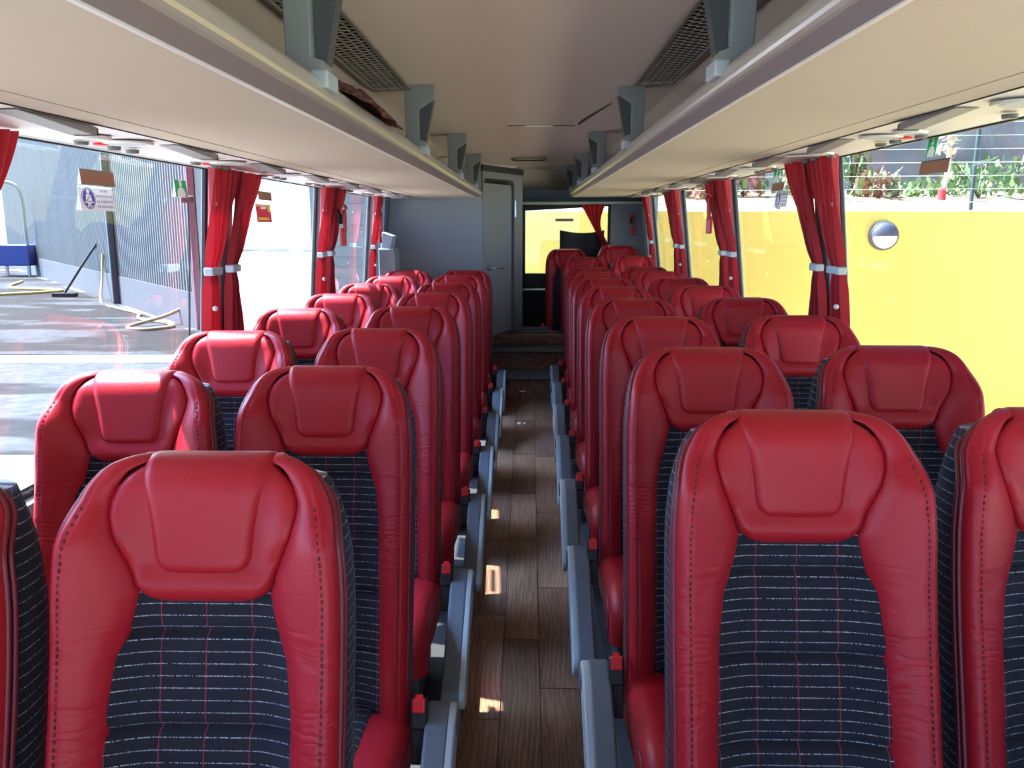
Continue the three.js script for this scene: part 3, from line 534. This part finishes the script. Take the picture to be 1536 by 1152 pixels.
[[3.33], [5.0], [6.62], [8.22]].forEach(([D], i) => {
  curtain(1, D - 0.18, D + 0.13, D - 0.18, D - 0.07, D - 0.19, D - 0.06, true, `red pleated curtain on the front edge of the ${ORD[i + 2]} pillar, yellow wall side`);
  if (i < 3) curtain(1, D + 0.135, D + 0.41, D + 0.06, D + 0.13, D + 0.06, D + 0.21, false, `red pleated curtain on the rear edge of the ${ORD[i + 2]} pillar, yellow wall side`);
});
{ // curtain of the back window, swept to one side
  const g = group('red_curtain', 'red curtain of the back window swept aside', 'curtain', 'red window curtains');
  const at = (u, v) => { const y = lerp(0.19, -0.235, v), k = Math.pow(v, 0.9), a = lerp(0.54, 0.775, k), b = lerp(0.80, 0.86, Math.pow(v, 2)) - 0.06 * Math.sin(Math.PI * v); return [lerp(a, b, u), EYE + y, -8.86 + 0.016 * Math.sin(u * 27 + v * 3) , u, y]; };
  mesh('cloth', grid(40, 30, at), M.curtain, g);
  mesh('tieback', bx(0.10, 0.03, 0.06, 0.815, EYE - 0.235, -8.86, 0.006), M.curtain, g);
  mesh('lower_cloth', grid(20, 16, (u, v) => { const y = lerp(-0.235, -0.60, v); return [lerp(0.775, 0.88, u), EYE + y, -8.86 + 0.016 * Math.sin(u * 27), u, y]; }), M.curtain, g);
}
{ // black cover hung over the lower back window
  const g = grid(30, 20, (u, v) => { const x = lerp(0.33, 0.80, u), y = lerp(-0.07 - 0.03 * Math.sin(Math.PI * u), -0.56, v); return [x, EYE + y, -8.905 + 0.02 * Math.sin(u * 5 + v * 2) * v + 0.01 * Math.sin(u * 11), u, v]; });
  tag(mesh('black_cover', g, std(lin(0.010, 0.011, 0.011), 0.6)), 'black fabric cover hanging across the lower back window', 'cover');
}
// emergency hammers
function hammer(X, Y, D, turn, label) {
  const g = group('emergency_hammer', label, 'hammer', 'emergency hammers', V(X, Y, D)); g.rotation.y = turn; g.scale.setScalar(0.8);
  mesh('holder', bx(0.055, 0.13, 0.022, 0, -0.10, 0, 0.008), phys(lin(0.62, 0.02, 0.015), 0.4), g);
  mesh('handle', bx(0.026, 0.16, 0.024, 0.006, 0.02, 0.014, 0.009), phys(lin(0.5, 0.03, 0.02), 0.4), g);
  const hd = new THREE.TorusGeometry(0.030, 0.011, 8, 20, Math.PI * 1.3); hd.translate(0, 0.10, 0.012); mesh('head', hd, phys(lin(0.55, 0.06, 0.04), 0.4), g);
  mesh('backing', bx(0.05, 0.11, 0.008, -0.02, 0.05, -0.008, 0.003), M.black, g);
}
hammer(-1.10, 0.00, 4.98, Math.PI / 2 - 0.5, 'red emergency hammer in its holder over the curtain of the third yard window');
hammer(-1.165, -0.02, 6.58, Math.PI / 2 - 0.2, 'red emergency hammer in its holder above the grey dispenser');
hammer(1.09, 0.07, 5.12, -Math.PI / 2 + 0.5, 'red emergency hammer in its holder over a curtain facing the yellow wall');
hammer(1.10, 0.0, 8.90, 0, 'red emergency hammer on the grey rear wall');

// ---------------------------------------------------------------- stickers on the glass
function sticker(side, D0, D1, Y0, Y1, tex, label, name = 'window_sticker') {
  const X = side < 0 ? XL : XR, g = bx(D1 - D0, Y1 - Y0, 0.0016), mt = std(0xffffff, 0.6, { map: tex }), plain = std(lin(0.75, 0.75, 0.75), 0.6);
  const m = new THREE.Mesh(g, [plain, plain, plain, plain, mt, plain]); m.castShadow = m.receiveShadow = true; m.name = numbered(name); scene.add(m);
  const y = (Y0 + Y1) / 2; m.position.copy(V(X(y) + side * 0.032, y, (D0 + D1) / 2)); m.rotation.order = 'YXZ'; m.rotation.y = side < 0 ? Math.PI / 2 : -Math.PI / 2; m.rotation.x = side < 0 ? -0.078 : -0.118;
  tag(m, label, 'sticker', 'stickers on the window glass');
}
const tExit = canvasTex(512, 112, (c, w, h) => { c.fillStyle = '#8a6a52'; c.fillRect(0, 0, w, h); c.fillStyle = '#b8532f'; c.font = 'bold 56px sans-serif'; c.textAlign = 'center'; c.textBaseline = 'middle'; c.fillText('ISSUE DE SECOURS', w / 2, h / 2 + 3, w - 50); });
const tBelt = canvasTex(512, 400, (c, w, h) => {
  c.fillStyle = '#f4f4f6'; c.fillRect(0, 0, w, h); c.fillStyle = '#4a3f9c'; c.beginPath(); c.ellipse(130, 200, 100, 175, 0, 0, 7); c.fill();
  c.strokeStyle = '#f4f4f6'; c.lineWidth = 8; c.beginPath(); c.ellipse(130, 200, 88, 160, 0, 0, 7); c.stroke();
  c.fillStyle = '#f4f4f6'; c.beginPath(); c.ellipse(130, 92, 24, 36, 0, 0, 7); c.fill();
  c.beginPath(); c.moveTo(95, 135); c.lineTo(165, 135); c.lineTo(178, 250); c.lineTo(205, 265); c.lineTo(150, 285); c.lineTo(165, 340); c.lineTo(138, 340); c.lineTo(130, 290); c.lineTo(122, 340); c.lineTo(95, 340); c.lineTo(110, 285); c.lineTo(55, 265); c.lineTo(82, 250); c.closePath(); c.fill();
  c.strokeStyle = '#4a3f9c'; c.lineWidth = 9; c.beginPath(); c.moveTo(165, 138); c.lineTo(90, 250); c.stroke(); c.beginPath(); c.moveTo(84, 252); c.lineTo(176, 252); c.stroke();
  c.fillStyle = '#5a55a0'; c.font = 'bold 46px sans-serif'; c.textAlign = 'center'; ['PORT', 'OBLIGATOIRE DE', 'LA CEINTURE', 'DE SÉCURITÉ'].forEach((t, i) => c.fillText(t, 370, 90 + i * 86, 250));
});
const tGreen = canvasTex(128, 110, (c, w, h) => { c.fillStyle = '#0ec06a'; c.fillRect(0, 0, w, h); c.fillStyle = '#f2fff6'; c.beginPath(); c.ellipse(64, 96, 46, 50, 0, 0, 7); c.fill(); c.fillRect(50, 0, 28, 40); });
const tHammer = canvasTex(256, 300, (c, w, h) => { c.fillStyle = '#e22a48'; c.fillRect(0, 0, w, h); c.fillStyle = '#fff'; c.fillRect(80, 40, 90, 42); c.fillStyle = '#ffd040'; c.fillRect(20, 220, 190, 46); c.beginPath(); c.arc(240, 90, 46, 0, 7); c.fill(); });
sticker(-1, 2.31, 2.50, 0.105, 0.148, tExit, 'brown emergency exit sticker above the seat belt sign on the second yard window');
sticker(-1, 2.305, 2.495, 0.035, 0.103, tBelt, 'white and blue seat belt sign on the second yard window');
sticker(-1, 2.93, 3.03, 0.09, 0.15, tGreen, 'green and white emergency sticker on the second yard window');
sticker(-1, 3.83, 4.03, 0.105, 0.145, tExit, 'brown emergency exit sticker on the third yard window');
sticker(-1, 3.81, 4.03, 0.005, 0.088, tHammer, 'red and yellow emergency sticker on the third yard window');
sticker(-1, 5.22, 5.45, 0.10, 0.145, tExit, 'brown emergency exit sticker on the fourth yard window');
sticker(-1, 5.22, 5.43, 0.00, 0.09, tBelt, 'white and blue seat belt sign on the fourth yard window');
sticker(1, 2.49, 2.67, 0.145, 0.187, tExit, 'brown emergency exit sticker in front of the pale sapling, yellow wall side');
sticker(1, 2.56, 2.62, 0.195, 0.25, tGreen, 'small green sticker above the brown exit sticker, yellow wall side');
sticker(1, 4.12, 4.22, 0.205, 0.25, tGreen, 'small green sticker on the fourth yellow wall side window');
sticker(1, 4.06, 4.26, 0.155, 0.195, tExit, 'brown exit sticker on the fourth yellow wall side window');
sticker(1, 4.02, 4.22, 0.075, 0.152, tBelt, 'white and blue seat belt sign on the fourth yellow wall side window');
sticker(1, 5.62, 5.82, 0.135, 0.175, tExit, 'brown exit sticker on the fifth yellow wall side window');
sticker(1, 5.58, 5.78, 0.05, 0.13, tBelt, 'white and blue seat belt sign on the fifth yellow wall side window');
{ const m = new THREE.Mesh(bx(0.19, 0.028, 0.002), std(lin(0.30, 0.16, 0.12), 0.6)); m.name = numbered('window_sticker'); m.castShadow = true; m.position.copy(V(0.38, 0.035, 8.985)); scene.add(m); tag(m, 'brown exit strip on the back window', 'sticker', 'stickers on the window glass'); }

// ---------------------------------------------------------------- coach seats
// base curve of the backrest seen from the side: s runs from the crest down the front
const PHI = (s) => (s < 0.055 ? 90 - s / 0.055 * 81 : tab([[0.055, 9], [0.22, 10], [0.40, 16], [0.64, 16], [0.86, 5]])(s)) * Math.PI / 180;
const BT = []; { let y = 0, z = 0; const st = 0.001; BT[0] = [0, 0]; for (let i = 1; i <= 920; i++) { const f = PHI((i - 0.5) * st); y -= Math.cos(f) * st; z += Math.sin(f) * st; BT[i] = [y, z]; } }
const BN = []; { let y = 0, z = 0; const st = 0.001; BN[0] = [0, 0]; for (let i = 1; i <= 80; i++) { const f = PHI(-(i - 0.5) * st); y += Math.cos(f) * st; z -= Math.sin(f) * st; BN[i] = [y, z]; } }
const B = (s) => { const T = s < 0 ? BN : BT, q = Math.min(Math.abs(s) * 1000, T.length - 1.001), i = Math.floor(q), f = q - i; return [lerp(T[i][0], T[i + 1][0], f), lerp(T[i][1], T[i + 1][1], f)]; };
const at = (x, s, h) => { const [y, z] = B(s), f = PHI(s); return [x, y + Math.sin(f) * h, z + Math.cos(f) * h]; };
const SMAX = 0.86;
const Wd = tab([[-0.05, 0.100], [0, 0.118], [0.007, 0.140], [0.016, 0.154], [0.027, 0.167], [0.040, 0.177], [0.054, 0.186], [0.072, 0.194], [0.095, 0.201], [0.122, 0.2065], [0.16, 0.2105], [0.20, 0.2125]]);
const Fr = tab([[0, 0.1055], [0.012, 0.107], [0.020, 0.116], [0.030, 0.127], [0.044, 0.137], [0.062, 0.143], [0.084, 0.142], [0.115, 0.134], [0.145, 0.121], [0.170, 0.110], [0.188, 0.105], [0.200, 0.097], [0.209, 0.083], [0.215, 0.058]]);
const In = tab([[0.165, 0.093], [0.235, 0.107], [0.30, 0.129], [0.38, 0.138], [0.55, 0.144], [0.86, 0.148]]);
const Pd = tab([[-0.06, 0.106], [0, 0.105], [0.025, 0.099], [0.06, 0.089], [0.10, 0.082], [0.145, 0.077], [0.157, 0.073], [0.165, 0.065], [0.170, 0.053], [0.173, 0.034]]);
const FB = 0.217, PB = 0.1745;                          // lower ends of headrest roll and pad
const cup = (x, s) => 0.055 * smooth(0.070, 0.205, Math.abs(x)) * smooth(0.02, 0.13, s);   // the sides come forward round the sitter
const puff = (d, R) => { const t = 1 - clamp(d / R, 0, 1); return Math.sqrt(Math.max(0, 1 - t * t)); };
const ease = (u) => 0.5 - 0.5 * Math.cos(Math.PI * u);
const rows = (a, b, n, bias = 1) => (v) => lerp(a, b, Math.pow(v, bias));
function seatParts() {
  const P = {};
  // headrest pad, wraps over the crest
  P.pad = grid(30, 56, (u, v) => {
    const s = v < 0.75 ? lerp(-0.058, 0.13, v / 0.75) : lerp(0.13, 0.173, ease((v - 0.75) / 0.25 * 0.5) * 2), w = Pd(s), x = lerp(-w, w, lerp(u, ease(u), 0.7)), d = Math.min(w - Math.abs(x), (PB - s) * 1.1);
    return [...at(x, s, 0.001 + 0.023 * puff(d, 0.020) + cup(x, s) + 0.003 * Math.cos(x / w * 1.4) * smooth(0, 0.05, s)), x, -s];
  }, true);
  P.frame = grid(34, 50, (u, v) => {
    const s = v < 0.7 ? lerp(0.002, 0.165, v / 0.7) : lerp(0.165, 0.215, ease((v - 0.7) / 0.3 * 0.5) * 2), w = Fr(s), x = lerp(-w, w, lerp(u, ease(u), 0.75)), d = Math.min(w - Math.abs(x), (FB - s), s * 0.8 + 0.004);
    return [...at(x, s, -0.006 + (0.022 + 0.010 * smooth(0.15, 0.19, s)) * puff(d, 0.026) + cup(x, s)), x, -s];
  }, true);
  P.insert = grid(22, 160, (u, v) => {
    const s = lerp(0.175, SMAX, v), w = In(s) + 0.012, x = lerp(-w, w, u); let h = -0.004, gmin = 9;
    for (const q of [0.262, 0.405, 0.548, 0.69, 0.832]) { const d = s - q; gmin = Math.min(gmin, Math.abs(d)); h -= 0.010 * Math.exp(-(d * d) / 0.00003); }
    h += 0.008 * puff(gmin, 0.04) + cup(x, s);
    return [...at(x, s, h), x + 0.0345, -s];
  }, true);
  const wing = (s) => { const e = Math.max(s < FB ? Fr(s) : 0, s > 0.165 ? In(s) : 0) - 0.003 - 0.014 * (1 - smooth(0.006, 0.024, s)), W = Wd(s); return { e, W, w: Math.max(W - e, 0.004) }; };
  const wingH = (x, s) => {
    const { e, W, w } = wing(s), k = smooth(0.015, 0.07, s), di = x - e, dE = W - x;
    let h = lerp(0.016, -0.004, k) + lerp(0.006, 0.022, k) * puff(di, Math.min(0.032, w * 0.6)) + cup(x, s);
    h -= lerp(0.016, 0.030, k) * (1 - puff(dE, Math.min(0.024, w * 0.45)));
    h -= 0.0034 * Math.exp(-((dE - 0.021) ** 2) / 0.000007) * k;
    return h;
  };
  for (const sd of [-1, 1]) {
    P['wing' + sd] = grid(23, 130, (u, v, i) => {
      const s = v < 0.25 ? lerp(-0.045, 0.12, Math.pow(v / 0.25, 1.2)) : lerp(0.12, SMAX, (v - 0.25) / 0.75), { e, W, w } = wing(s);
      let x, h;
      if (i <= 20) { const a = i / 20; x = e + w * lerp(a, ease(a), 0.75); h = wingH(x, s); }
      else { const q = i - 20; x = W - 0.0015 * q; h = wingH(W, s) - 0.011 * q; }
      const cr = smooth(0.17, 0.28, s) * (1 - smooth(0.45, 0.56, s)); h += cr * 0.0007 * Math.sin(s * 330 + 24 * fbm(u * 3, s * 20, 2)) * Math.sin(Math.PI * Math.min(1, u * 1.1)) * (fbm(s * 30, sd * 3 + 5, 2) - 0.2);
      return [...at(sd * x, s, h), u, s / 0.8];
    }, sd > 0);
  }
  // double welt along the outer edge
  const edge = (sd, off, h) => [...Array(60)].map((_, i) => { const s = i < 20 ? 0.003 + 0.12 * (i / 20) ** 1.4 : lerp(0.123, SMAX - 0.005, (i - 20) / 39); return new THREE.Vector3(...at(sd * (Wd(s) + off), s, h + wingH(Wd(s), s))); });
  P.piping = merge([-1, 1].flatMap((sd) => [tube(edge(sd, 0.001, -0.002), 0.0048, 110, 7), tube(edge(sd, 0.002, -0.016), 0.0052, 110, 7)]));
  // stitches on the bolster seam
  const st = []; for (const sd of [-1, 1]) for (let s = 0.05; s < 0.84; s += 0.0105) {
    const { W, w } = wing(s); if (w < 0.05) continue;
    const x = W - 0.021, g = bx(0.0028, 0.0056, 0.0022); g.rotateX(-PHI(s)); g.translate(...at(sd * x, s, wingH(x, s) + 0.0012)); st.push(g);
  }
  P.stitch = merge(st);
  // fabric-covered back shell
  P.shell = (() => {
    const half = [[-0.003, 0.006], [0.003, 0.022], [0.004, 0.042], [0.000, 0.064], [-0.022, 0.088], [-0.09, 0.102]];
    return grid(13, 66, (u, v, i, j) => {
      const s = j === 0 ? 0.018 : lerp(0.018, SMAX + 0.01, (j - 1) / 65), k = j === 0 ? 0 : 1, tk = lerp(0.62, 1, smooth(0.02, 0.28, s)), W = Wd(s + 0.01), [y, z] = B(s);
      const m = i <= 6 ? i : 13 - i, sg = i <= 6 ? -1 : 1, q = half[Math.min(m, 5)], x = m === 6 ? 0 : Math.max(0, W + q[0]), dz = m === 6 ? 0.106 : q[1];
      const per = (m === 0 ? 0 : m * 0.022) * sg;
      const fwd = (m === 0 ? 0.030 : m === 1 ? 0.022 : m === 2 ? 0.010 : 0) * smooth(0.05, 0.14, s);
      return [sg * (m === 6 ? 0.001 : x) * lerp(0.4, 1, k), y - 0.010, z - (k ? dz * tk : 0.035) + fwd, 0.037 + sg * x + per, -s];
    }, false);
  })();
  P.back = grid(1, 60, (u, v) => { const s = lerp(0.03, SMAX, v), [y, z] = B(s); return [lerp(-1, 1, u) * (Wd(s) - 0.004), y - 0.012, z - 0.012, u, v]; }, true);
  // cushion
  const cc = new THREE.CatmullRomCurve3([[0, -0.835, 0.12], [0, -0.828, 0.22], [0, -0.812, 0.38], [0, -0.800, 0.51], [0, -0.810, 0.575], [0, -0.85, 0.604], [0, -0.92, 0.596]].map((p) => new THREE.Vector3(...p)));
  const cu = (v, x, h) => { const p = cc.getPoint(v), t = cc.getTangent(v); return [x, p.y + t.z * h, p.z - t.y * h]; };
  P.cushion = grid(28, 40, (u, v, i) => {
    const k = clamp((i - 2) / 24, 0, 1), x = lerp(-0.222, 0.222, ease(k)), d = 0.222 - Math.abs(x), h = 0.030 * puff(d, 0.035) + 0.016 * Math.exp(-((Math.abs(x) - 0.175) ** 2) / 0.0016);
    if (i < 2) return [...cu(v, -0.222 + 0.002 * (2 - i), -0.045 * (2 - i)), u * 0.5, v * 0.6];
    if (i > 26) return [...cu(v, 0.222 - 0.002 * (i - 26), -0.045 * (i - 26)), u * 0.5, v * 0.6];
    return [...cu(v, x, h), u * 0.5, v * 0.6];
  }, false);
  P.cushionInsert = grid(16, 30, (u, v) => { const x = lerp(-0.13, 0.13, u), d = Math.min(0.13 - Math.abs(x), (1 - v) * 0.4), h = 0.026 + 0.016 * puff(d, 0.03); return [...cu(v * 0.74, x, h), x + 0.037, v * 0.4]; }, false);
  P.cushionWelt = merge([-1, 1].map((sd) => tube([...Array(24)].map((_, i) => new THREE.Vector3(...cu(i / 23, sd * 0.221, 0.006))), 0.005, 50, 6)));
  P.pan = merge([bx(0.41, 0.05, 0.42, 0, -0.925, 0.36, 0.02)]);
  P.leg = bx(0.045, 1, 0.20, 0, -0.5, 0); 
  return P;
}
const SP = seatParts();
const buckleBox = bx(0.034, 0.062, 0.026, 0, 0, 0, 0.006), buckleBtn = bx(0.026, 0.030, 0.012, 0, 0.018, 0.012, 0.004), buckleSlot = bx(0.016, 0.010, 0.006, 0, 0.034, 0.006, 0.002), strap = bx(0.030, 0.08, 0.010, 0, -0.06, -0.004, 0.003);
// armrest in side view (z forward, y up), pivot at the origin
const armOut = (() => { const p = []; for (let i = 0; i <= 14; i++) { const t = Math.PI * (0.42 + i / 14 * 1.05); p.push([0.042 * Math.cos(t), 0.042 * Math.sin(t)]); } p.push([0.10, -0.100], [0.25, -0.180], [0.355, -0.232]); for (let i = 0; i <= 8; i++) { const t = -1.9 + i / 8 * 2.9; p.push([0.380 + 0.034 * Math.cos(t), -0.195 + 0.034 * Math.sin(t)]); } p.push([0.22, -0.056], [0.09, 0.016]); return p; })();
const armBody = (() => { const g = extr(armOut, 0.040, 0.008); g.rotateY(-Math.PI / 2); g.translate(0.020, 0, 0); return g; })();   // shape x -> world z
const armCover = (() => { const p = armOut.map(([a, b]) => { const cx = clamp(a, 0.0, 0.385), cy = -0.0 - cx * 0.48; return [lerp(cx, a, 0.96), lerp(cy - 0.005, b, 0.95)]; }); const g = extr(p, 0.010, 0.006); g.rotateY(-Math.PI / 2); return g; })();
const armCap = (() => { const g = cyl(0.030, 0.033, 0.008, 24); g.rotateZ(Math.PI / 2); return g; })();
function seat(X, D, Ytop, aisle, label, floorY, scale = 1) {
  const g = group('coach_seat', label, 'seat', 'red leather coach seats', V(X, floorY, D));
  const dy = (Ytop - 0.026) - floorY, bd = new THREE.Group();
  const add = (name, geo, mat, par = g) => { const m = mesh(name, geo, mat, par); if (par === g) { m.position.y = dy; if (scale !== 1) m.scale.x = scale; } return m; };
  add('backrest_shell', SP.shell, M.fabric); add('backrest_core', SP.back, M.black);
  add('backrest_insert', SP.insert, M.fabric);
  const wl = add('side_bolster', SP['wing-1'], M.leatherWing); const wr = add('side_bolster', SP.wing1, M.leatherWing);
  add('piping', SP.piping, M.piping); add('stitching', SP.stitch, M.thread);
  const hr = add('headrest', SP.frame, M.leather); mesh('headrest_pad', SP.pad, M.leather, hr);
  const c = add('cushion', SP.cushion, M.leather); mesh('cushion_insert', SP.cushionInsert, M.fabric, c); mesh('cushion_piping', SP.cushionWelt, M.piping, c);
  add('seat_pan', SP.pan, M.carpet);
  const lh = dy - 0.948;
  for (const x of [-0.15, 0.15]) { const l = mesh('leg', SP.leg, M.steel, g); l.position.set(x, lh, 0.36); l.scale.y = Math.max(0.02, lh - 0.001); }
  if (aisle) {
    const ax = aisle * 0.288, a = add('armrest', armBody, M.greyArm); a.position.set(ax, dy - 0.800, 0.235);
    const cv = mesh('side_cover', armCover, M.greyLight, a); cv.position.x = aisle > 0 ? 0.038 : -0.028; const cp = mesh('pivot_cap', armCap, M.greyArm, a); cp.position.set(aisle * 0.045, -0.004, 0.006);
    const b = add('belt_buckle', [buckleBox.clone(), strap.clone()], M.blackPlastic); b.position.set(aisle * 0.246, dy - 0.760, 0.275); b.rotation.x = -0.35; b.scale.setScalar(1.15);
    const bt = mesh('release_button', [buckleBtn.clone(), buckleSlot.clone()], M.redButton, b);
  }
  return g;
}
const RSEAT = [[1.405, 0.456], [2.193, 0.471], [2.985, 0.473], [3.78, 0.475], [4.58, 0.484], [5.375, 0.492], [6.157, 0.505], [6.95, 0.512]];
const LSEAT = [[1.228, -0.485, -0.955], [2.041, -0.499, -0.966], [2.834, -0.512, -0.993], [3.639, -0.511, -0.995], [4.432, -0.509, -0.993], [5.237, -0.510, -0.992], [6.032, -0.510, -0.985], [6.795, -0.509, -0.978]];
RSEAT.forEach(([D, X], i) => {
  seat(X, D, -0.315 - 0.006 * i, -1, `red leather aisle seat with grey armrest, ${ORD[i]} row, yellow wall side`, PLAT(D - 0.42));
  seat(i ? 0.972 : 0.938, D + 0.03, -0.315 - 0.005 * i, 0, `red leather window seat, ${ORD[i]} row, yellow wall side`, PLAT(D - 0.38));
});
LSEAT.forEach(([D, X, XW], i) => {
  seat(X, D, -0.345 - 0.004 * i, 1, `red leather aisle seat with grey armrest, ${ORD[i]} row, restroom side`, PLAT(D - 0.42));
  seat(XW, D - 0.04, -0.352 - 0.003 * i, 0, `red leather window seat, ${ORD[i]} row, restroom side`, PLAT(D - 0.46));
});
seat(0.515, 7.816, -0.305, -1, 'red leather aisle seat with grey armrest, ninth row on the step, yellow wall side', -1.339);
seat(0.975, 7.848, -0.293, 0, 'red leather window seat, ninth row on the step, yellow wall side', -1.339);
seat(0.392, 8.64, -0.255, -1, 'red leather aisle seat in the raised back row', -1.249);
seat(0.915, 8.67, -0.223, 0, 'red leather window seat in the raised back row', -1.249);

renderer.render(scene, camera);
